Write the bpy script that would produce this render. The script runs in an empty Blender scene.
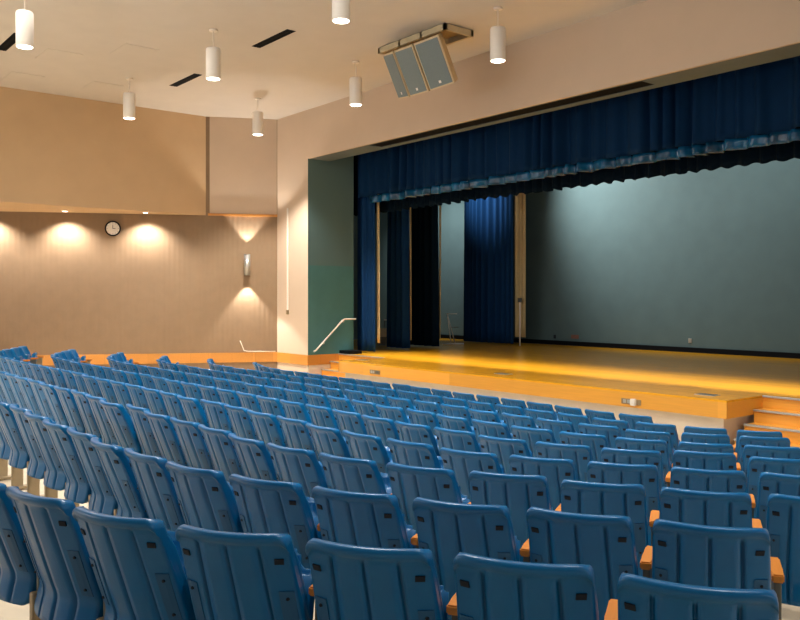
import bpy, bmesh, math, random
from mathutils import Vector, Matrix
random.seed(7)
R = math.radians
C = bpy.context.scene.collection
# ------------------------------------------------------------------ camera, world, exposure
EYE = 2.53                     # eye height above the flat floor in front of the stage
sc = bpy.context.scene
cam_d = bpy.data.cameras.new('camera'); cam = bpy.data.objects.new('camera', cam_d); C.objects.link(cam)
cam.location = (0, 0, EYE); cam.rotation_euler = (R(90), 0, R(51.1))
cam_d.sensor_width = 36; cam_d.lens = 836 / 800 * 36; cam_d.shift_y = -13 / 800
cam_d.clip_start = .05; cam_d.clip_end = 200
sc.camera = cam
w = bpy.data.worlds.new('world'); sc.world = w; w.use_nodes = True
bg = w.node_tree.nodes['Background']; bg.inputs[0].default_value = (.78, .88, 1.0, 1); bg.inputs[1].default_value = .16
sc.view_settings.view_transform = 'Standard'; sc.view_settings.look = 'None'
sc.view_settings.exposure = 0.0; sc.view_settings.gamma = 1.0; sc.view_settings.use_curve_mapping = False

def lamp(kind, name, loc, target, energy, color=(1, .88, .74), size=.1, angle=90, blend=1.0, size_y=None):
    l = bpy.data.lights.new(name, kind); l.energy = energy; l.color = color
    if kind == 'AREA':
        l.size = size
        if size_y: l.shape = 'RECTANGLE'; l.size_y = size_y
    else:
        l.shadow_soft_size = size
    if kind == 'SPOT': l.spot_size = R(angle); l.spot_blend = blend
    o = bpy.data.objects.new(name, l); C.objects.link(o); o.location = loc
    o.rotation_euler = (Vector(target) - Vector(loc)).to_track_quat('-Z', 'Y').to_euler()
    return o

# stage lighting battens hang above the borders, out of sight
lamp('AREA', 'stage_batten_light', (-11, 16.6, 7.2), (-14, 20.5, 2.2), 90, (.93, 1, 1), 9, size_y=.4)
lamp('SPOT', 'stage_spot_light', (-17.6, 17.6, 8.0), (-15.2, 21, 5.6), 3000, (.98, 1, .98), .12, 84, 1)
lamp('SPOT', 'stage_spot_light', (-10.5, 18.2, 8.0), (-10.5, 21, 6.2), 350, (.95, 1, 1), .12, 100, 1)
lamp('SPOT', 'stage_spot_light', (-20.0, 17.6, 7.4), (-19.9, 20, 5.8), 1300, (.88, .97, 1), .15, 50, 1)
lamp('SPOT', 'stage_spot_light', (-22.0, 18.4, 7.2), (-23.2, 21, 4.2), 1100, (.95, 1, .99), .15, 75, 1)
for sx in (-17.2, -14.4, -11.6, -8.8, -6.0):
    lamp('SPOT', 'stage_down_lamp', (sx, 14.9, 6.6), (sx, 12.0, 1), 2100, (1, .95, .84), .12, 72, 1)
# house lights, with added unseen area fills
HW = (1, .975, .94)
lamp('AREA', 'house_fill', (-9, 4.5, 7.3), (-11, 7.5, 0), 240, HW, 9, size_y=4)  # added soft fill under the ceiling, no such fixture there
lamp('AREA', 'house_fill', (-15, 4.5, 7.3), (-14, 6.0, 0), 200, HW, 6, size_y=5)
for hx, pw in ((-18.8, 850), (-14.5, 800), (-10.2, 110)):
    for hy in (.5, -2.8):
        lamp('SPOT', 'house_pendant_lamp', (hx, hy, 6.6), (hx, hy, 0), pw, HW, .15, 120, 1)
for hx, hy, pw in ((-5.93, 3.81, 1100), (-10.2, 3.81, 1300), (-1.7, 3.81, 420), (-5.93, 7.12, 900), (-5.93, 10.45, 700)):
    lamp('SPOT', 'house_pendant_lamp', (hx, hy, 6.6), (hx, hy, 0), pw, HW, .12, 115, 1)
lamp('AREA', 'ceiling_fill', (-12, -5.5, 3.6), (-12, 2, 7.5), 430, HW, 10, size_y=1)  # unseen uplights added to brighten the ceiling
lamp('AREA', 'ceiling_fill', (5, 5, 3.6), (-6, 6, 7.5), 130, HW, 8, size_y=1)

# ------------------------------------------------------------------ materials
def lin(c):
    return tuple(((v/255)/12.92 if v/255 <= .04045 else ((v/255+.055)/1.055)**2.4) for v in c) + (1,)
def mat(name, rgb, rough=.6, var=.06, scale=6, bump=0, bscale=60, spec=.5, metal=0, emit=None, sheen=0):
    m = bpy.data.materials.new(name); m.use_nodes = True; nt = m.node_tree; b = nt.nodes['Principled BSDF']
    b.inputs['Roughness'].default_value = rough; b.inputs['Metallic'].default_value = metal
    b.inputs['Specular IOR Level'].default_value = spec
    if sheen: b.inputs['Sheen Weight'].default_value = sheen
    tc = nt.nodes.new('ShaderNodeTexCoord'); n = nt.nodes.new('ShaderNodeTexNoise'); n.inputs['Scale'].default_value = scale
    n.inputs['Detail'].default_value = 4
    nt.links.new(tc.outputs['Object'], n.inputs['Vector'])
    r = nt.nodes.new('ShaderNodeValToRGB'); c = lin(rgb)
    r.color_ramp.elements[0].position = .3; r.color_ramp.elements[1].position = .7
    r.color_ramp.elements[0].color = tuple(v*(1-var) for v in c[:3]) + (1,)
    r.color_ramp.elements[1].color = tuple(min(1, v*(1+var)) for v in c[:3]) + (1,)
    nt.links.new(n.outputs['Fac'], r.inputs['Fac']); nt.links.new(r.outputs['Color'], b.inputs['Base Color'])
    if bump:
        n2 = nt.nodes.new('ShaderNodeTexNoise'); n2.inputs['Scale'].default_value = bscale
        nt.links.new(tc.outputs['Object'], n2.inputs['Vector'])
        bp = nt.nodes.new('ShaderNodeBump'); bp.inputs['Strength'].default_value = bump; bp.inputs['Distance'].default_value = .01
        nt.links.new(n2.outputs['Fac'], bp.inputs['Height']); nt.links.new(bp.outputs['Normal'], b.inputs['Normal'])
    if emit:
        b.inputs['Emission Color'].default_value = lin(rgb); b.inputs['Emission Strength'].default_value = emit
    return m
def wood(name, rgb, rough, axis=0, plank=.09, gap=.55, length=1.6, spec=.5, grain=.12):
    m = bpy.data.materials.new(name); m.use_nodes = True; nt = m.node_tree; b = nt.nodes['Principled BSDF']
    b.inputs['Roughness'].default_value = rough; b.inputs['Specular IOR Level'].default_value = spec
    tc = nt.nodes.new('ShaderNodeTexCoord'); mp = nt.nodes.new('ShaderNodeMapping')
    nt.links.new(tc.outputs['Object'], mp.inputs['Vector'])
    if axis: mp.inputs['Rotation'].default_value = (0, 0, R(90))
    br = nt.nodes.new('ShaderNodeTexBrick'); br.inputs['Scale'].default_value = 1
    br.inputs['Brick Width'].default_value = length; br.inputs['Row Height'].default_value = plank
    br.inputs['Mortar Size'].default_value = .0015; br.offset = .37
    c = lin(rgb)
    br.inputs['Color1'].default_value = tuple(v*1.06 for v in c[:3]) + (1,)
    br.inputs['Color2'].default_value = tuple(v*.86 for v in c[:3]) + (1,)
    br.inputs['Mortar'].default_value = tuple(v*gap for v in c[:3]) + (1,)
    nt.links.new(mp.outputs['Vector'], br.inputs['Vector'])
    mp2 = nt.nodes.new('ShaderNodeMapping'); mp2.inputs['Scale'].default_value = (1.2, 30, 30) if not axis else (30, 1.2, 30)
    nt.links.new(tc.outputs['Object'], mp2.inputs['Vector'])
    n = nt.nodes.new('ShaderNodeTexNoise'); n.inputs['Scale'].default_value = 1.5; n.inputs['Detail'].default_value = 5
    nt.links.new(mp2.outputs['Vector'], n.inputs['Vector'])
    mx = nt.nodes.new('ShaderNodeMix'); mx.data_type = 'RGBA'; mx.blend_type = 'MULTIPLY'; mx.inputs[0].default_value = 1
    r = nt.nodes.new('ShaderNodeValToRGB'); r.color_ramp.elements[0].color = (1-grain,)*3+(1,); r.color_ramp.elements[1].color = (1, 1, 1, 1)
    r.color_ramp.elements[0].position = .35; r.color_ramp.elements[1].position = .65
    nt.links.new(n.outputs['Fac'], r.inputs['Fac'])
    nt.links.new(br.outputs['Color'], mx.inputs[6]); nt.links.new(r.outputs['Color'], mx.inputs[7])
    nt.links.new(mx.outputs[2], b.inputs['Base Color'])
    return m
def two_tone(name, low, high, z, rough=.8):
    # painted wall with a dado line at height z
    m = mat(name, low, rough, .05, 3); nt = m.node_tree; b = nt.nodes['Principled BSDF']
    g = nt.nodes.new('ShaderNodeNewGeometry'); s = nt.nodes.new('ShaderNodeSeparateXYZ'); nt.links.new(g.outputs['Position'], s.inputs[0])
    gt = nt.nodes.new('ShaderNodeMath'); gt.operation = 'GREATER_THAN'; gt.inputs[1].default_value = z; nt.links.new(s.outputs['Z'], gt.inputs[0])
    mx = nt.nodes.new('ShaderNodeMix'); mx.data_type = 'RGBA'; mx.inputs[7].default_value = lin(high)
    nt.links.new(gt.outputs[0], mx.inputs[0])
    old = b.inputs['Base Color'].links[0].from_socket
    nt.links.new(old, mx.inputs[6]); nt.links.new(mx.outputs[2], b.inputs['Base Color'])
    return m
def ribbed(name, rgb, rough=.85):
    m = mat(name, rgb, rough, .04, 4); nt = m.node_tree; b = nt.nodes['Principled BSDF']
    g = nt.nodes.new('ShaderNodeTexCoord'); wv = nt.nodes.new('ShaderNodeTexWave'); wv.bands_direction = 'Y'
    wv.inputs['Scale'].default_value = 2.6; nt.links.new(g.outputs['Object'], wv.inputs['Vector'])
    bp = nt.nodes.new('ShaderNodeBump'); bp.inputs['Strength'].default_value = .35; bp.inputs['Distance'].default_value = .01
    nt.links.new(wv.outputs['Fac'], bp.inputs['Height']); nt.links.new(bp.outputs['Normal'], b.inputs['Normal'])
    return m
M = dict(
    blue=mat('blue_moulded_plastic', (0, 100, 156), .30, .05, 9, .08, 220, spec=.36),
    hole=mat('dark_recess', (6, 18, 34), .8, .05),
    plate=mat('dark_blue_steel', (0, 84, 130), .5, .05),
    armwood=wood('varnished_armrest_wood', (222, 138, 50), .35, 1, .5),
    tanmetal=mat('tan_enamelled_steel', (168, 146, 112), .5, .06),
    ceil=mat('ceiling_plaster', (204, 197, 186), .9, .02, 2, .08, 30),
    wall_up=mat('tan_wall_paint', (196, 166, 128), .85, .025, 2, .06, 40),
    wall_pr=mat('pale_tan_wall_paint', (198, 176, 152), .85, .02, 2, .06, 40),
    wall_low=ribbed('ribbed_tan_wall_covering', (136, 111, 84)),
    soffit=mat('grey_soffit_paint', (92, 104, 106), .8, .04),
    trimwood=wood('honey_trim_wood', (206, 140, 62), .4, 0, .5, grain=.08),
    deck=wood('polished_maple_floor', (244, 172, 36), .2, 0, .07, .7, 1.9),
    face=wood('honey_fascia_wood', (240, 170, 66), .35, 0, .6, .8, 3.0, grain=.08),
    base=mat('cream_painted_board', (222, 208, 188), .8, .03),
    floor=mat('beige_vinyl_floor', (212, 194, 164), .45, .10, 3),
    teal=two_tone('teal_jamb_paint', (68, 118, 118), (84, 112, 112), 3.38),
    tealback=mat('grey_teal_wall_paint', (80, 101, 103), .85, .05, 2.0, .05, 30),
    black=mat('black_paint', (4, 6, 10), .8, .05, spec=.15),
    navy=mat('navy_velour', (0, 38, 70), .8, .06, 8, .1, 300, spec=.15),
    navy_lit=mat('lit_navy_velour', (0, 46, 86), .8, .06, 8, .1, 300, spec=.2),  # same navy fabric, with the light on the legs put into its colour
    navy_dark_shaded=mat('dark_shaded_navy_velour', (1, 18, 32), .9, .06, 8, .1, 300, spec=.1),  # dark border; on the third leg the shade is put into the colour
    hem=mat('satin_hem_painted_glints', (14, 74, 108), .2, .6, 3, .1, 60),  # lighter mottled blue, patches of reflected light put into the colour
    lining=mat('cream_curtain_lining', (186, 164, 118), .85, .05, 8),
    white=mat('white_enamel', (228, 220, 208), .45, .03),
    glow=mat('lamp_lens', (255, 246, 232), .3, 0, emit=9),
    silver=mat('brushed_silver', (186, 186, 180), .35, .06, metal=.6),
    grille=mat('grey_speaker_grille', (112, 122, 120), .7, .08, 60, .3, 300),
    cream=mat('cream_speaker_cabinet', (206, 184, 146), .6, .03),
    bare=mat('cream_steel_frame', (188, 172, 138), .55, .08),
    grey=mat('dark_grey_metal', (92, 92, 84), .5, .1),
    dial=mat('white_clock_dial', (226, 218, 204), .5, .02),
    brass=mat('grey_brown_plate', (140, 118, 84), .5, .05),
    rust=mat('reddish_cover_plate', (118, 78, 64), .6, .06),
    concrete=mat('backstage_dark_paint', (50, 66, 68), .9, .05),
)
# ------------------------------------------------------------------ mesh helpers
def obj(name, bm, m, parent=None, smooth=False, loc=None):
    me = bpy.data.meshes.new(name); bmesh.ops.recalc_face_normals(bm, faces=bm.faces[:]) ; bm.to_mesh(me); bm.free()
    for k in (m if isinstance(m, (list, tuple)) else [m]): me.materials.append(k)
    if smooth:
        for p in me.polygons: p.use_smooth = True
    o = bpy.data.objects.new(name, me); C.objects.link(o)
    if parent: o.parent = parent
    if loc: o.location = loc
    return o
def box(bm, x0, x1, y0, y1, z0, z1, mi=0, bev=0, mtx=None, seg=2):
    t = bmesh.new(); bmesh.ops.create_cube(t, size=1)
    bmesh.ops.scale(t, vec=(x1-x0, y1-y0, z1-z0), verts=t.verts)
    bmesh.ops.translate(t, vec=((x0+x1)/2, (y0+y1)/2, (z0+z1)/2), verts=t.verts)
    if bev: bmesh.ops.bevel(t, geom=t.edges[:], offset=bev, segments=seg, affect='EDGES', profile=.5)
    merge(bm, t, mi, mtx); return bm
def merge(bm, t, mi=0, mtx=None):
    if mtx is not None: bmesh.ops.transform(t, matrix=mtx, verts=t.verts)
    vs = [bm.verts.new(v.co) for v in t.verts]; t.verts.index_update()
    for f in t.faces:
        try: nf = bm.faces.new([vs[v.index] for v in f.verts]); nf.material_index = mi; nf.smooth = f.smooth
        except ValueError: pass
    t.free()
def prism(bm, pts, z0, z1, mi=0):
    lo = [bm.verts.new((x, y, z0)) for x, y in pts]; hi = [bm.verts.new((x, y, z1)) for x, y in pts]
    n = len(pts); fs = [bm.faces.new(lo[::-1]), bm.faces.new(hi)]
    for i in range(n): fs.append(bm.faces.new((lo[i], lo[(i+1) % n], hi[(i+1) % n], hi[i])))
    for f in fs: f.material_index = mi
    return bm
def tube(bm, pts, r, seg=10, mi=0, caps=True):
    rings = []
    for i, p in enumerate(pts):
        p = Vector(p); a = Vector(pts[max(i-1, 0)]); b = Vector(pts[min(i+1, len(pts)-1)])
        q = (b-a).normalized().to_track_quat('Z', 'Y')
        rr = r[i] if isinstance(r, (list, tuple)) else r
        rings.append([bm.verts.new(p + q @ Vector((rr*math.cos(2*math.pi*k/seg), rr*math.sin(2*math.pi*k/seg), 0))) for k in range(seg)])
    for a, b in zip(rings, rings[1:]):
        for k in range(seg):
            f = bm.faces.new((a[k], a[(k+1) % seg], b[(k+1) % seg], b[k])); f.material_index = mi; f.smooth = True
    if caps:
        for g in (rings[0][::-1], rings[-1]):
            f = bm.faces.new(g); f.material_index = mi
    return bm
def lathe(bm, prof, seg=28, mtx=None, mi=0):
    t = bmesh.new(); rings = []
    for r_, z in prof:
        rings.append([t.verts.new((max(r_, 1e-4)*math.cos(2*math.pi*k/seg), max(r_, 1e-4)*math.sin(2*math.pi*k/seg), z)) for k in range(seg)])
    for a, b in zip(rings, rings[1:]):
        for k in range(seg): f = t.faces.new((a[k], a[(k+1) % seg], b[(k+1) % seg], b[k])); f.smooth = True
    t.faces.new(rings[0][::-1]); t.faces.new(rings[-1])
    merge(bm, t, mi, mtx); return bm
NB = bmesh.new
def tag(o, label, cat, group=None, kind=None):
    if label: o['label'] = label
    if cat: o['category'] = cat
    if group: o['group'] = group
    if kind: o['kind'] = kind
    return o
def struct(name, bm, m): o = obj(name, bm, m); o['kind'] = 'structure'; return o
def thing(name, label, cat, loc=(0, 0, 0), rz=0, group=None):
    o = bpy.data.objects.new(name, None); C.objects.link(o); o.location = loc; o.rotation_euler = (0, 0, rz)
    o.empty_display_size = .1
    return tag(o, label, cat, group)

# ------------------------------------------------------------------ the room
Z = lambda h: EYE + h          # heights measured from the eye
CEIL, SOF = Z(5.01), Z(3.70)
WN = 12.12                     # plane of the proscenium wall
P2 = Vector((-20.54, WN)); LD = Vector((-.463, -.886))   # corner and run of the angled side wall
LEFT_IN = .9                   # the left wings start this much nearer the centre line
TH = R(31); VC = -11.6         # wing angle and centre line of the curved rows
def rdist(u, n):
    v = u - VC if u > VC else VC - u + LEFT_IN
    return min(n, (-v*math.sin(TH) + n*math.cos(TH) + 4.2) / .992)
def floor_z(r): return Z(-(1.712 + .0825*(min(max(r, -6), 10.94) - 1)))
bm = NB(); nu, nn = 90, 50; g = []
for i in range(nu+1):
    g.append([bm.verts.new((-31 + 38*i/nu, -6 + 19.2*j/nn, floor_z(rdist(-31+38*i/nu, -6+19.2*j/nn)))) for j in range(nn+1)])
for i in range(nu):
    for j in range(nn): bm.faces.new((g[i][j], g[i+1][j], g[i+1][j+1], g[i][j+1]))
top = list(bm.faces); r_ = bmesh.ops.extrude_face_region(bm, geom=top)
for v in r_['geom']:
    if isinstance(v, bmesh.types.BMVert): v.co.z -= .2
struct('floor', bm, M['floor'])
struct('ceiling', prism(NB(), [(-31, -6), (7, -6), (7, WN), (-31, WN)], CEIL, CEIL+.2), M['ceil'])
# angled left side wall, one plane from the corner backwards
nrm = Vector((LD.y, -LD.x))    # outward (away from the room)
if nrm.x > 0: nrm = -nrm
def on_left(t, off=0): p = P2 + LD*t - nrm*off; return (p.x, p.y)
struct('wall_left', prism(NB(), [on_left(0), on_left(20.4), on_left(20.4, -.25), on_left(0, -.25)], -.3, CEIL), M['wall_low'])
# bulkhead over the left wall: its front face runs at right angles to the stage
BZ = Z(2.27)
struct('wall_left_bulkhead', prism(NB(), [(-21.45, 10.47), (-21.45, -6), (-29.9, -6)], BZ, CEIL), M['wall_up'])
# painted panel of the angled wall above the ledge
struct('wall_left_upper_panel', prism(NB(), [on_left(.01, .012), on_left(1.86, .012), on_left(1.86, .0), on_left(.01, .0)], BZ+.06, CEIL-.002), M['wall_pr'])
bm = NB(); prism(bm, [on_left(.0, .06), on_left(1.9, .06), on_left(1.9, 0), on_left(0, 0)], BZ-.01, BZ+.05); struct('trim_1', bm, M['trimwood'])
# honey wood band along the walls
bt, bb = .975, .705
bm = NB(); prism(bm, [on_left(.0, .03), on_left(20.2, .03), on_left(20.2, 0), on_left(0, 0)], bb, bt); struct('trim_2', bm, M['trimwood'])
bm = NB(); prism(bm, [(-20.54, WN-.03), (-18.91, WN-.03), (-18.91, 14.0), (-18.94, 14.0), (-18.94, WN), (-20.54, WN)], bb, bt); struct('trim_3', bm, M['trimwood'])
# proscenium wall: beige outside, teal in the opening
JR = -4.6
def jamb(name, u0, u1, face):
    bm = NB(); prism(bm, [(u0, WN), (u1, WN), (u1, 13.62), (u0, 13.62)], -.3, CEIL)
    for f in bm.faces:
        c = f.calc_center_median(); f.normal_update()
        if abs(c.x - face) < .01 or abs(c.y - 13.62) < .01: f.material_index = 1
    struct(name, bm, [M['wall_pr'], M['teal']])
jamb('wall_stage_left', -20.56, -18.94, -18.94); jamb('wall_stage_right', JR, 7, JR)
bm = NB(); prism(bm, [(-18.94, WN), (JR, WN), (JR, WN+.06), (-18.94, WN+.06)], SOF, CEIL)
struct('wall_stage_header', bm, M['wall_pr'])
bm = NB()                       # soffit with an open screen slot
SL0, SL1 = -16.35, -8.55
for a, b, c_, d in ((-18.94, SL0, WN+.06, 12.82), (SL1, JR, WN+.06, 12.82), (SL0, SL1, WN+.06, WN+.1), (SL0, SL1, 12.62, 12.82)):
    prism(bm, [(a, c_), (b, c_), (b, d), (a, d)], SOF, SOF+.1)
struct('wall_stage_soffit', bm, M['soffit'])
bm = NB(); prism(bm, [(SL0, WN+.1), (SL1, WN+.1), (SL1, 12.62), (SL0, 12.62)], SOF+.012, SOF+.5); struct('trim_slot_shade', bm, M['black'])  # black fill stands in for the shade inside the screen slot
struct('wall_jamb_base', prism(NB(), [(-18.94, WN+.01), (-18.925, WN+.01), (-18.925, 13.6), (-18.94, 13.6)], -.2, bb), M['base'])
# stage house
struct('wall_back', prism(NB(), [(-25, 21), (4, 21), (4, 21.2), (-25, 21.2)], .6, 8.6), M['tealback'])
struct('wall_backstage_left', prism(NB(), [(-25.2, 13.62), (-25, 13.62), (-25, 21), (-25.2, 21)], .6, 8.6), M['tealback'])
struct('wall_backstage_right', prism(NB(), [(4, 13.62), (4.2, 13.62), (4.2, 21), (4, 21)], .6, 8.6), M['tealback'])
struct('wall_backstage_front', prism(NB(), [(-25, 13.5), (-20.56, 13.5), (-20.56, 13.62), (-25, 13.62)], .6, 8.6), M['concrete'])
struct('ceiling_stage', prism(NB(), [(-25.2, WN+.3), (4.2, WN+.3), (4.2, 21.2), (-25.2, 21.2)], 8.6, 8.8), M['black'])
struct('baseboard_back', prism(NB(), [(-24.9, 20.96), (3.9, 20.96), (3.9, 21), (-24.9, 21)], .985, 1.12), M['black'])

# ------------------------------------------------------------------ stage and steps
T0, T1, TF = -16.83, -6.66, 11.65
SN, SNL, DZ = 12.71, 13.1, .98
st = thing('stage_platform', 'long honey wood stage with polished deck and deep fascia above cream base', 'stage', (-11.7, 16, 0))
def loc_(o, root):
    o.matrix_parent_inverse = Matrix.Identity(4); o.data.transform(Matrix.Translation(-Vector(root.location))); return o
outline = [(T0, TF), (T1, TF), (T1, SN), (JR, SN), (JR, 13.64), (3.9, 13.64), (3.9, 20.95), (-24.9, 20.95), (-24.9, 13.64), (-18.93, 13.64), (-18.93, SNL), (T0, SNL)]
loc_(obj('deck', prism(NB(), outline, DZ-.03, DZ), M['deck'], st), st)
bm = NB()
for a, b in (((T0, TF), (T1, TF+.03)), ((T0, TF), (T0+.03, SNL)), ((T1-.03, TF), (T1, SN)), ((T1, SN), (JR, SN+.03)), ((-18.93, SNL), (T0, SNL+.03))):
    box(bm, a[0], b[0], a[1], b[1], DZ-.275, DZ-.03)
loc_(obj('fascia', bm, M['face'], st), st)
bm = NB(); box(bm, T0+.12, T1-.12, TF+.12, SN, 0.0, DZ-.276); box(bm, T0+.03, T1-.03, TF+.03, SN, DZ-.275, DZ-.03); loc_(obj('base', bm, M['base'], st), st)
def stairs(u0, u1, label, SN=SN):
    t = thing('stage_steps', label, 'steps', ((u0+u1)/2, 12.1, 0), group='steps at the ends of the stage')
    for k in range(5):
        zt = DZ - .197*k; y0 = SN - .285*k
        if k:
            loc_(obj('step', box(NB(), u0+.01, u1-.01, y0, SN-.002-.285*(k-1), 0, zt, bev=.004), M['face'], t), t)
        loc_(obj('nosing', box(NB(), u0+.01, u1-.01, y0-.03, y0-.002 if not k else y0+.035, zt-.025, zt+.006, bev=.005), M['silver'], t), t)
stairs(T1, JR, 'wooden stage steps with silver nosings at the right end of the stage')
stairs(-18.91, T0, 'wooden stage steps with silver nosings beside the teal jamb at the far left', SNL)
# handrail on the teal jamb
t = thing('handrail', 'thin white handrail sloping up the teal wall beside the left steps', 'handrail', (-18.94, 12.3, 1))
pts = [(-18.80, 12.22, Z(-1.45)), (-18.80, 12.28, Z(-1.43)), (-18.80, 13.15, Z(-.64)), (-18.80, 13.22, Z(-.61)), (-18.80, 13.6, Z(-.61))]
loc_(obj('rail', tube(NB(), pts, .022), M['white'], t), t)
for p in ((12.55, Z(-1.20)), (13.2, Z(-.62))):
    loc_(obj('bracket', tube(NB(), [(-18.93, p[0], p[1]-.07), (-18.82, p[0], p[1]-.06), (-18.80, p[0], p[1]-.01)], .01, 6), M['white'], t), t)
# sockets and floor boxes
def outlet_box(u, label, extra):
    t = thing('outlet_box', label, 'outlet box', (u, TF, .80))
    obj('plate', box(NB(), -.19, .19, -.015, 0, -.045, .045, bev=.004), M['brass'], t)
    for dx in (-.12, -.04): obj('socket', box(NB(), dx-.03, dx+.03, -.022, -.015, -.03, .03, bev=.003), M['silver'], t)
    if extra: obj('junction_box', box(NB(), .02, .11, -.07, -.015, -.055, .055, bev=.006), M['white'], t)
    else: obj('socket', box(NB(), .04, .15, -.022, -.015, -.03, .03, bev=.003), M['grey'], t)
outlet_box(-8.35, 'steel outlet plate with white box on stage fascia near the right end', True)
outlet_box(-15.35, 'small grey outlet plate on stage fascia near the left end', False)
def floor_pocket(u, n, label):
    t = thing('floor_pocket', label, 'floor pocket', (u, n, DZ), group='floor pockets set in the stage deck')
    obj('frame', box(NB(), -.17, .17, -.1, .1, 0, .006), M['silver'], t)
    for k in range(3): obj('lid', box(NB(), -.15+.1*k, -.06+.1*k, -.08, .08, .006, .01), M['grey'], t)
floor_pocket(-7.25, 12.1, 'dark metal floor pocket in the stage deck near the right steps')
floor_pocket(-11.8, 12.2, 'dark metal floor pocket near the middle of the stage edge')
floor_pocket(-16.6, 12.2, 'dark metal floor pocket in the stage deck near the left curtain')
# back wall plates
for u, h, wd, m, l in ((-18.0, -1.29, .09, 'hole', 'small dark socket low on the teal back wall beside the reddish plate'), (-17.17, -1.26, .3, 'rust', 'reddish rectangular cover plate low on the teal back wall'), (-13.1, -1.22, .1, 'silver', 'lone pale socket low on the teal back wall, right of centre')):
    tag(obj('wall_plate', box(NB(), u-wd/2, u+wd/2, 20.98, 21, Z(h)-.06, Z(h)+.06, bev=.004), M[m]), l, 'wall plate')

# ------------------------------------------------------------------ curtains
def cloth(u0, u1, n, z0, z1, pitch, amp, seed=0, rows=14, thick=.012, flare=0, topgather=1.0, ragged=0):
    rnd = random.Random(seed); L = u1-u0; cols = max(16, int(L/pitch*10))
    ph = [rnd.uniform(0, 6.28) for _ in range(6)]; bm = NB(); grid = [[], []]
    def off(s, f):
        a = 2*math.pi*(s/pitch + .35*math.sin(s*1.7+ph[0]) + .2*math.sin(s*4.1+ph[1]))
        return amp*(math.sin(a) + .35*math.sin(1.93*a+ph[2]))*(.75+.25*f) * (.8+.4*math.sin(s*2.3+ph[3]))
    for side in (0, 1):
        for i in range(cols+1):
            s = L*i/cols; col = []
            for j in range(rows+1):
                f = 1-j/rows
                zb = z0 + (ragged*(.5+.5*math.sin(2*math.pi*s/pitch*.9+ph[4])) if j == 0 else 0)
                z = zb + (z1-zb)*j/rows
                x = u0 + s + flare*(s/L-.5)*f + .012*math.sin(3*f+ph[5]+s*3)
                col.append(bm.verts.new((x, n + off(s, f) + thick*side, z)))
            grid[side].append(col)
    for side in (0, 1):
        for i in range(cols):
            for j in range(rows):
                q = (grid[side][i][j], grid[side][i+1][j], grid[side][i+1][j+1], grid[side][i][j+1])
                f = bm.faces.new(q if side == 0 else q[::-1]); f.smooth = True
    for i in range(cols):
        for j in (0, rows):
            bm.faces.new((grid[0][i][j], grid[0][i+1][j], grid[1][i+1][j], grid[1][i][j]))
    for i in (0, cols):
        for j in range(rows):
            bm.faces.new((grid[0][i][j], grid[0][i][j+1], grid[1][i][j+1], grid[1][i][j]))
    return bm
t = thing('valance_curtain', 'pleated navy valance curtain with satin hem across the top of the stage', 'curtain', (-11.7, 13.75, Z(2.56)))
loc_(obj('pleated_drape', cloth(-19.0, -4.4, 13.75, Z(2.77), Z(4.6), .40, .12, 3, thick=.02), M['navy'], t), t)
loc_(obj('satin_hem', cloth(-18.4, -4.4, 13.75, Z(2.57), Z(2.77), .40, .10, 3, rows=3), M['hem'], t), t)
tag(obj('border_curtain', cloth(-21.5, -3.0, 14.35, Z(2.36), Z(4.8), .30, .05, 5, ragged=.05), M['navy_dark_shaded']),
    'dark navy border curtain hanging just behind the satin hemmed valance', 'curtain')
def leg(u0, u1, n, seed, label, lin_w, pitch=.25, amp=.085, ztop=5.9, m='navy_lit'):
    t = thing('stage_leg_curtain', label, 'curtain', ((u0+u1)/2, n, DZ), group='tall side curtains on the stage')
    loc_(obj('pleated_drape', cloth(u0, u1, n, DZ+.04, ztop, pitch, amp, seed, flare=.06), M[m], t), t)
    if lin_w:
        loc_(obj('lining', cloth(u1-.03, u1+lin_w, n+.1, DZ+.28, ztop, .14, .02, seed+9), M['lining'], t), t)
    return t
leg(-19.2, -18.4, 13.95, 11, 'foremost navy side curtain, at the far left beside the teal jamb', .07)
leg(-19.88, -18.98, 15.6, 12, 'second navy side curtain from the left, with thin cream edge', .05)
leg(-20.5, -19.15, 16.9, 13, 'third and darkest navy side curtain, reaching left of the white easel', .07, m='navy_dark_shaded')
leg(-21.0, -18.75, 19.8, 14, 'wide bright blue side curtain farthest back, against the teal wall', .0, .22, .10, 7.5)
tag(obj('cream_drape', cloth(-18.76, -18.3, 19.9, DZ+.26, 7.5, .16, .05, 21), M['lining']),
    'narrow cream drape hanging right of the farthest bright blue curtain', 'curtain')
t = thing('curtain_pull', 'pale upright pull rod standing by the narrow cream drape', 'rod', (-18.33, 19.7, DZ))
obj('rod', tube(NB(), [(0, 0, 0), (0, 0, 1.5)], .022, 8), M['white'], t)
obj('handle', box(NB(), -.06, .05, -.05, .05, 1.38, 1.52, bev=.01), M['grey'], t)
# easel between the third and fourth curtains
t = thing('easel', 'white metal A-frame easel standing on stage between blue curtains', 'easel', (-20.2, 18.6, DZ), R(51))
for a, b in (((-.12, 0, 0.03), (-.24, -.02, 1.0)), ((.02, .18, .03), (-.24, .0, 1.0))): obj('leg', tube(NB(), [a, b], .016, 8), M['white'], t)
obj('crossbar', tube(NB(), [(-.28, 0, 1.0), (.08, 0, 1.0)], .014, 8), M['white'], t)
obj('foot', tube(NB(), [(-.4, 0, .02), (.3, 0.02, .02)], .02, 8), M['white'], t)
obj('shelf', box(NB(), -.12, .12, -.02, .02, .55, .57), M['grey'], t)
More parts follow.
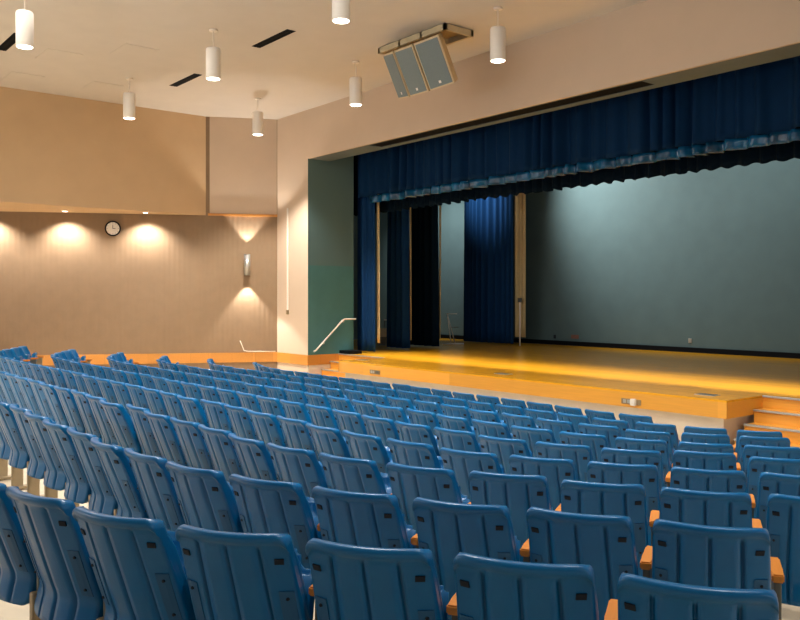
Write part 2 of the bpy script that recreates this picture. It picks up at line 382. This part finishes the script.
# rolling cart behind the foremost curtain
t = thing('equipment_cart', 'grey metal cart with pale box half hidden behind the foremost curtain', 'cart', (-20.93, 16.3, DZ), R(51))
obj('upper_shelf', box(NB(), -.05, .55, -.2, .2, .81, .84), M['silver'], t)
obj('lower_shelf', box(NB(), -.05, .55, -.2, .2, .32, .35), M['silver'], t)
obj('cabinet', box(NB(), -.22, .02, -.15, .15, .03, .29, bev=.01), M['grey'], t)
obj('control_box', box(NB(), -.26, .04, -.2, .1, .29, .56, bev=.015), M['bare'], t)
for x in (-.03, .53): obj('post', tube(NB(), [(x, .18, 0), (x, .18, .84)], .015, 8), M['grey'], t)
# small black riser at the curtain foot
tag(obj('riser_block', box(NB(), -18.92, -18.45, 13.12, 13.55, DZ, DZ+.09, bev=.01), M['black']), 'low black block on the deck at the foot of the foremost curtain', 'block')

# ------------------------------------------------------------------ ceiling fittings
PH = Z(4.09)
def pendant(u, n, label=None, power=330):
    t = thing('pendant_light', label, 'pendant light', (u, n, PH), group='white cylinder pendant lights')
    obj('housing', lathe(NB(), [(.085, .03), (.125, .0), (.135, .006), (.135, .55), (.12, .575), (.03, .585)]), M['white'], t)
    obj('lens', lathe(NB(), [(.118, -.004), (.122, .0), (.118, .004)]), M['glow'], t)
    obj('stem', tube(NB(), [(0, 0, .58), (0, 0, CEIL-PH-.02)], .009, 6), M['white'], t)
    obj('canopy', lathe(NB(), [(.075, CEIL-PH-.03), (.08, CEIL-PH-.001)]), M['white'], t)
    l = bpy.data.lights.new('pendant_lamp', 'SPOT'); l.energy = power; l.color = (1, .96, .9); l.spot_size = R(106); l.spot_blend = .45; l.shadow_soft_size = .1
    lo = bpy.data.objects.new('pendant_lamp', l); C.objects.link(lo); lo.parent = t; lo.location = (0, 0, -.03)
pendant(-14.5, 3.81, 'white cylinder pendant light partly covering a black slot, leftmost in the photo')
pendant(-14.4, 7.12, 'white cylinder pendant light hanging between the two fully visible black slots')
pendant(-18.8, 7.2, 'white cylinder pendant light low against the tan bulkhead, left of the first black slot')
pendant(-18.66, 10.45, 'smallest white cylinder pendant light, hanging over the angled corner wall', 1500)
pendant(-10.19, 7.1, 'white cylinder pendant light cut by the top edge of the photo')
pendant(-14.45, 10.45, 'white cylinder pendant light just left of the ceiling loudspeakers', 620)
pendant(-10.21, 10.42, 'white cylinder pendant light just right of the ceiling loudspeakers', 620)
def slot(u, n, label):
    t = thing('air_slot', label, 'ceiling vent', (u, n, CEIL), group='black linear air slots in the ceiling')
    obj('frame', box(NB(), -.68, .68, -.095, .095, -.006, 0), M['black'], t)
    for k in (-.04, .04): obj('blade', box(NB(), -.67, .67, k-.008, k+.008, -.012, -.006), M['black'], t)
slot(-18.15, 8.27, 'black linear air slot in the ceiling between two pendants, farthest one')
slot(-14.17, 8.27, 'black linear air slot at the top of the photo, right of two pendants')
slot(-17.6, 4.35, 'black linear air slot partly behind the leftmost pendant light')
for u, n, l in ((-16.7, 6.5, 'faint square ceiling hatch, upper right of the four'), (-18.0, 5.4, 'faint square ceiling hatch, upper left of the four'), (-20.0, 7.0, 'faint square ceiling hatch, lower right of the four near the bulkhead'), (-20.3, 5.3, 'faint square ceiling hatch, lower left of the four near the bulkhead')):
    tag(obj('ceiling_hatch', box(NB(), u-.45, u+.45, n-.35, n+.35, CEIL-.008, CEIL), M['ceil']), l, 'ceiling hatch', 'flush hatches in the ceiling')

# loudspeaker cluster and its ceiling frame
t = thing('ceiling_frame', 'cream steel frame on the ceiling above the three loudspeakers', 'frame', (-12.33, 10.55, CEIL))
L2, W2 = 1.0, .36
for nm, a in (('rail', (-L2, L2, -W2, -W2+.06)), ('rail', (-L2, L2, W2-.06, W2)), ('crossbar', (-L2, -L2+.06, -W2, W2)), ('crossbar', (L2-.06, L2, -W2, W2)), ('crossbar', (-.35, -.3, -W2, W2)), ('crossbar', (.3, .35, -W2, W2))):
    obj(nm, box(NB(), a[0], a[1], a[2], a[3], -.13, -.02), M['bare'], t)
obj('backing', box(NB(), -L2+.06, L2-.06, -W2+.06, W2-.06, -.03, 0), M['brass'], t)
for x in (-.5, .5): obj('hanger', tube(NB(), [(x, 0, -.03), (x*.8, -.0, -.38)], .01, 6), M['grey'], t)
TILT = Matrix.Translation((-12.12, 10.05, Z(4.25))) @ Matrix.Rotation(R(27), 4, 'X')
def speaker(px, rz, label):
    t = thing('loudspeaker', label, 'loudspeaker', group='loudspeakers of the ceiling cluster')
    t.matrix_world = TILT @ Matrix.Translation(px) @ Matrix.Rotation(rz, 4, 'Z')
    wf, wb, hh, d = .27, .12, .45, .48     # wide front (y = 0), narrow back
    bm = NB(); prism(bm, [(-wf, 0), (wf, 0), (wb, d), (-wb, d)], -hh, hh)
    bmesh.ops.bevel(bm, geom=bm.edges[:], offset=.01, segments=2, affect='EDGES')
    obj('cabinet', bm, M['cream'], t)
    obj('grille', box(NB(), -wf+.03, wf-.03, -.014, -.001, -hh+.03, hh-.03, bev=.005), M['grille'], t)
    obj('badge', box(NB(), -.025, .025, -.018, -.014, -hh+.08, -hh+.13, bev=.002), M['white'], t)
speaker((-.56, .09, 0), R(-19), 'left grey fronted loudspeaker of the ceiling cluster, seen most edge on')
speaker((0, 0, 0), 0, 'middle grey fronted loudspeaker of the ceiling cluster')
speaker((.56, .09, 0), R(19), 'right grey fronted loudspeaker of the ceiling cluster, showing its cream side')

# ------------------------------------------------------------------ left wall fittings
ang = math.atan2(LD.y, LD.x)
def wall_pt(xpix):              # a place on the angled wall, by its direction from the aisle
    k = (xpix-400)/836; c, s = math.cos(R(51.1)), math.sin(R(51.1))
    d = Vector((c*k - s, s*k + c)); a = Matrix(((d.x, -LD.x), (d.y, -LD.y))); q = a.inverted() @ P2
    return q.y                  # distance along the wall from the corner
CT = 5.0
def wall_frame(name, label, cat, tt, z):
    p = on_left(tt, 0); o = thing(name, label, cat, (p[0], p[1], z)); o.rotation_euler = (0, 0, ang+math.pi) ; return o
# with this rotation local -Y faces the room
tc_ = wall_pt(113)
t = wall_frame('wall_clock', 'round black rimmed wall clock with white dial on the tan side wall', 'clock', tc_, Z(1.86))
rx = Matrix.Rotation(R(90), 4, 'X')
obj('rim', lathe(NB(), [(.17, .0), (.205, .01), (.21, .045), (.19, .06), (.175, .05), (.17, .03)], 32, rx), M['black'], t)
obj('dial', lathe(NB(), [(.172, .0), (.172, .036)], 32, rx), M['dial'], t)
obj('hand', box(NB(), -.006, .006, -.044, -.04, -.01, .10), M['black'], t)
obj('hand', box(NB(), -.007, .07, -.044, -.04, -.006, .006), M['black'], t)
bm = NB()
for k in range(12):
    a = k*math.pi/6; box(bm, -.004, .004, -.04, -.037, .135, .16, mtx=Matrix.Rotation(a, 4, 'Y'))
obj('hour_mark', bm, M['black'], t)
# sconce
ts = wall_pt(247)
t = wall_frame('wall_sconce', 'silver tube wall sconce throwing light up and down the corner wall', 'wall lamp', ts, Z(.90))
obj('shade', lathe(NB(), [(.075, -.29), (.085, -.295), (.085, .295), (.075, .29), (.06, .0)], 24, Matrix.Translation((0, -.16, 0))), M['silver'], t)
obj('mounting_plate', box(NB(), -.05, .05, -.09, 0, -.16, .06, bev=.008), M['grey'], t)
for s, e, a in ((1, 260, 80), (-1, 330, 84)):
    l = bpy.data.lights.new('sconce_lamp', 'SPOT'); l.energy = e; l.color = (1, .95, .9); l.spot_size = R(a); l.spot_blend = .3; l.shadow_soft_size = .02
    lo = bpy.data.objects.new('sconce_lamp', l); C.objects.link(lo); lo.parent = t; lo.location = (0, -.16, s*.32)
    lo.rotation_euler = (R(180+14) if s > 0 else R(-14), 0, 0)
# downlights in the underside of the bulkhead
for i, px in enumerate((-88, -10, 68, 147)):
    tt = wall_pt(px); p = on_left(tt, .42)
    if px < 0:                  # the same downlights go on beyond the frame
        dl = lamp('SPOT', 'downlight_lamp', (p[0], p[1], BZ-.03), (p[0], p[1], 0), 420, (1, .95, .9), .04, 130, .7); continue
    t = thing('recessed_downlight', 'recessed downlight in the bulkhead underside %s' % ('', '', 'left of the wall clock', 'right of the wall clock')[i], 'downlight', (p[0], p[1], BZ), ang+math.pi, 'recessed downlights over the side wall')
    obj('trim_ring', lathe(NB(), [(.07, -.008), (.09, 0)]), M['white'], t)
    obj('lens', lathe(NB(), [(.06, -.010), (.065, -.006)]), M['glow'], t)
    l = bpy.data.lights.new('downlight_lamp', 'SPOT'); l.energy = 420; l.color = (1, .95, .9); l.spot_size = R(130); l.spot_blend = .7; l.shadow_soft_size = .04
    lo = bpy.data.objects.new('downlight_lamp', l); C.objects.link(lo); lo.parent = t; lo.location = (0, 0, -.03)
# conduit on the beige wall left of the opening
t = thing('wall_conduit', 'thin cream conduit running down the beige wall left of the stage', 'conduit', (-19.96, WN, Z(-.42)))
obj('channel', box(NB(), -.03, .03, -.025, 0, .06, 2.88, bev=.005), M['white'], t)
obj('box', box(NB(), -.045, .045, -.04, 0, -.06, .06, bev=.006), M['brass'], t)
# white cable at the foot of the corner wall
ta, tb = wall_pt(245), wall_pt(241)
pts = [(*on_left(wall_pt(240), .02), Z(-1.22)), (*on_left(wall_pt(242), .02), Z(-1.35)), (*on_left(wall_pt(244), .025), Z(-1.5)), (*on_left(wall_pt(248), .03), Z(-1.525)), (*on_left(.05, .03), Z(-1.53))]
tag(obj('cable', tube(NB(), pts, .013, 6), M['base']), 'loose white cable along the top of the wood band in the corner', 'cable')

# ------------------------------------------------------------------ auditorium chairs
def rear_y(z):
    k = .40
    if z > k+.05: return -(z-k)*.36
    if z > k-.05:
        a = (z-(k-.05))/.10; return -(.05*.20)*(1-a)*1.0 - .05*.36*a - .0 + .012*math.sin(a*math.pi)
    return -.010 - (k-.05-z)*.22
CV = .055                       # how far the middle of the back bulges to the rear
def backrest_bm():
    W_, Tt, r = .240, .03, .045
    xs = []
    for gx in (-.128, 0, .128): xs += [gx-.0085, gx-.0068, gx+.0068, gx+.0085]
    half = [.03, .06, .09, .15, .17, .19, .205, .214, .220, .225, .231, .236, .240]
    xs = sorted(xs + half + [-q for q in half]); bm = NB(); cols = []
    ring = [(.27, 0.012, 0), (.275, .002, 0), (.30, 0, 1), (.33, 0, 1), (.35, 0, 1), (.37, 0, 1), (.39, 0, 1), (.41, 0, 1), (.43, 0, 1), (.45, 0, 1), (.55, 0, 1), (.65, 0, 1), (.75, 0, 1), (.80, 0, 1), (.822, 0, 0), (.830, -.005, 0), (.840, -.012, 0), (.854, -.014, 0), (.865, -.008, 0), (.870, .004, 0), (.870, .02, 0), (.864, .036, 0), (.85, .040, 0), (.82, .034, 0), (.75, Tt, 0), (.6, Tt, 0), (.45, Tt, 0), (.40, Tt, 0), (.36, Tt, 0), (.30, Tt, 0), (.272, Tt-.006, 0)]
    RO = {.240: .013, .236: .005, .231: .001}
    FO = {.240: .058, .236: .066, .231: .068, .225: .062, .220: .046, .214: .034}
    nr = 20
    for x in xs:
        ax = round(abs(x), 3)
        d = ax-(W_-r); drop = r - math.sqrt(max(r*r-d*d, 0)) if d > 0 else 0
        drop = min(drop, .042)
        db = ax-(W_-.05); rise = .05 - math.sqrt(max(.05*.05-db*db, 0)) if db > 0 else 0
        gr = any(abs(x-gx) < .0075 for gx in (-.128, 0, .128)); col = []
        for k, (z, o, g_) in enumerate(ring):
            zz = z - drop*max(0, (z-.70)/.17) + rise*max(0, (.40-z)/.13)
            if k < nr: oo = max(o, -.02) + RO.get(ax, 0) + (.018 if (gr and g_) else 0)
            else: oo = max(o, FO.get(ax, 0) * (1 if z < .8 else .8))
            wid = 1 + .05*min(1, max(0, (.85-z)/.3))
            col.append(bm.verts.new((x*wid*.945, rear_y(z) + oo + CV*(x/W_)**2, zz)))
        cols.append(col)
    n = len(ring)
    for a, b in zip(cols, cols[1:]):
        for k in range(n):
            f = bm.faces.new((a[k], b[k], b[(k+1) % n], a[(k+1) % n])); f.smooth = True
    bm.faces.new(cols[0][::-1]); bm.faces.new(cols[-1])
    for s in (-1, 1):
        y = rear_y(.762) + CV*(.188/W_)**2
        mt = Matrix.Translation((s*.19, y, .762)) @ Matrix.Rotation(math.atan(2*CV*s*.188/W_**2), 4, 'Z') @ Matrix.Rotation(math.atan(.36), 4, 'X')
        box(bm, -.017, .017, -.002, .01, -.011, .011, 1, mtx=mt)
    return bm
def pan_bm():
    t = NB(); bmesh.ops.create_cube(t, size=1); bmesh.ops.scale(t, vec=(.44, .05, .36), verts=t.verts)
    ed = [e for e in t.edges if abs((e.verts[0].co-e.verts[1].co).normalized().y) > .9 and (e.verts[0].co.z > 0)]
    bmesh.ops.bevel(t, geom=ed, offset=.07, segments=5, affect='EDGES')
    bmesh.ops.bevel(t, geom=[e for e in t.edges if e.calc_face_angle(0) > .9], offset=.02, segments=3, affect='EDGES')
    for f in t.faces: f.smooth = True
    bm = NB(); merge(bm, t, 0, Matrix.Translation((0, .135, .55)) @ Matrix.Rotation(R(-10), 4, 'X')); return bm
HP = .2675                        # half the pitch of the chairs
def arm_bm(s=1):
    t = NB(); prism(t, [(s*HP-.024, .035), (s*HP+.024, .035), (s*HP+.025, .12), (s*HP+.026, .30), (s*HP-.026, .30), (s*HP-.025, .12)], .60, .635)
    bmesh.ops.bevel(t, geom=t.edges[:], offset=.006, segments=2, affect='EDGES'); return t
def support_bm(s=1): return box(NB(), s*HP-.016, s*HP+.016, .07, .26, .34, .598, bev=.008)
def standard_bm(s=1):
    bm = NB()
    box(bm, s*HP-.022, s*HP+.022, .04, .14, .02, .345, bev=.008)
    box(bm, s*HP-.035, s*HP+.035, -.08, .26, 0, .03, bev=.008)
    return bm
def plate_bm(s):
    t = NB(); vs = []
    for z in (.43, .50, .57, .64):
        row = []
        for x, dy in ((.170, -.004), (.200, -.005), (.222, -.004), (.222, .02), (.170, .02)):
            row.append(t.verts.new((s*x, rear_y(z) + CV*(x/.235)**2 + dy, z)))
        vs.append(row)
    for a, b in zip(vs, vs[1:]):
        for k in range(5): t.faces.new((a[k], a[(k+1) % 5], b[(k+1) % 5], b[k]))
    t.faces.new(vs[0][::-1]); t.faces.new(vs[-1])
    bm = NB(); merge(bm, t)
    for z in (.46, .61):
        y = rear_y(z) + CV*(.198/.235)**2
        lathe(bm, [(.007, 0), (.006, .008)], 8, Matrix.Translation((s*.198, y-.002, z)) @ Matrix.Rotation(R(90), 4, 'X'), 1)
    return bm
def make_chair():
    t = thing('auditorium_chair', '', 'chair')
    obj('backrest', backrest_bm(), [M['blue'], M['hole']], t)
    obj('seat_pan', pan_bm(), M['blue'], t)
    obj('armrest', arm_bm(), M['armwood'], t)
    obj('standard', standard_bm(), M['tanmetal'], t); obj('arm_support', support_bm(), M['grey'], t)
    for s in (-1, 1): obj('hinge_plate', plate_bm(s), [M['plate'], M['hole']], t)
    return t
proto = make_chair()
pkids = list(proto.children)
used = [False]
def chair(x, y, z, rz, label, rnd):
    if not used[0]: used[0] = True; r = proto; kids = pkids
    else:
        r = proto.copy(); C.objects.link(r); kids = []
        for k in pkids:
            c = k.copy(); C.objects.link(c); c.parent = r; kids.append(c)
    r.location = (x, y, z); r.rotation_euler = (0, 0, rz)
    tilt = rnd.gauss(0, R(.9)); tw = rnd.gauss(0, R(.8))
    for c in kids:
        if c.name.startswith(('backrest', 'hinge_plate')): c.rotation_euler = (tilt, 0, tw)
    r['label'] = label; r['category'] = 'chair'; r['group'] = 'blue auditorium chairs in curved rows'
    return r
def row_path(k):
    """points, tangent angle of row k (1 = nearest) against arc length from the centre line"""
    nk = 1.0 + 1.03*(k-1); vb = 7.9 - .27*(k-1); Rr = 4.0; T = Rr*math.tan(TH/2)
    def at(s):
        a = abs(s); sg = 1 if s >= 0 else -1; s0 = vb - T - (LEFT_IN if s < 0 else 0); s1 = s0 + Rr*TH
        if a <= s0: v, n, th = a, nk, 0
        elif a <= s1:
            th = (a-s0)/Rr; v = s0 + Rr*math.sin(th); n = nk + Rr*(1-math.cos(th))
        else:
            th = TH; v = s0 + Rr*math.sin(TH) + (a-s1)*math.cos(TH); n = nk + Rr*(1-math.cos(TH)) + (a-s1)*math.sin(TH)
        return VC + sg*v, n, sg*th
    return at, nk
def project(u, n, h):
    c, s = math.cos(R(51.1)), math.sin(R(51.1)); X = u*c + n*s; Zc = -u*s + n*c
    return (400 + 836*X/Zc, 297 - 836*h/Zc) if Zc > .3 else (9e9, 9e9)
# where along each row one chair back stands, as a bearing from the aisle; left and right row ends
REF = {1: 517, 2: 458, 3: 705, 4: 707.3, 5: 704.6, 6: 706, 7: 704.5, 8: 704.5, 9: 632.5}
LEFT_END = {3: 7.6, 4: 8.7, 5: 8.2, 6: 7.7, 7: 7.3, 8: 6.6, 9: 5.8}
RIGHT_END = {7: 7.7, 8: 7.2, 9: 5.5}
ROWN = {1: 'nearest row', 2: 'second row from the camera', 3: 'third row from the camera', 4: 'sixth row from the stage', 5: 'fifth row from the stage', 6: 'fourth row from the stage', 7: 'third row from the stage', 8: 'second row from the stage', 9: 'front row by the stage'}
ORD = ['zeroth', 'first', 'second', 'third', 'fourth', 'fifth', 'sixth', 'seventh', 'eighth', 'ninth', 'tenth', 'eleventh', 'twelfth', 'thirteenth', 'fourteenth', 'fifteenth', 'sixteenth', 'seventeenth', 'eighteenth', 'nineteenth', 'twentieth']
ORD += ['twenty-' + o for o in ORD[1:10]] + ['thirtieth'] + ['thirty-' + o for o in ORD[1:10]]
PITCH = .535
for k in range(1, 10):
    at, nk = row_path(k); hz = -(1.712 + .0825*(nk-1)); zf = Z(hz); rnd = random.Random(100+k)
    # find the reference arc length
    best = min((i*.005 for i in range(0, 2600)), key=lambda s: abs(project(*[q for q in (lambda p: (p[0]+.15*math.sin(p[2]), p[1]-.15*math.cos(p[2]), hz+.87))(at(s))])[0] - REF[k]))
    lo = -LEFT_END.get(k, 13); hi = RIGHT_END.get(k, 12)
    i0 = -int((best-lo)/PITCH); cnt = 0; first = True
    for i in range(i0, 60):
        s = best + i*PITCH
        if s > hi: break
        u, n, th = at(s); px, py = project(u, n, hz+.87)
        if px < -30 or px > 850: continue
        if py > 650: continue
        cnt += 1
        end = 'from its left end' if k >= 4 else 'counted from the left edge'
        lab = 'blue plastic folding chair, %s, %s %s' % (ROWN[k], ORD[cnt], end)
        c = chair(u, n, zf, th + rnd.gauss(0, R(1.0)), lab, rnd)
        if first and k >= 4:
            obj('armrest', arm_bm(-1), M['armwood'], c); obj('standard', standard_bm(-1), M['tanmetal'], c); obj('arm_support', support_bm(-1), M['tanmetal'], c)
        first = False
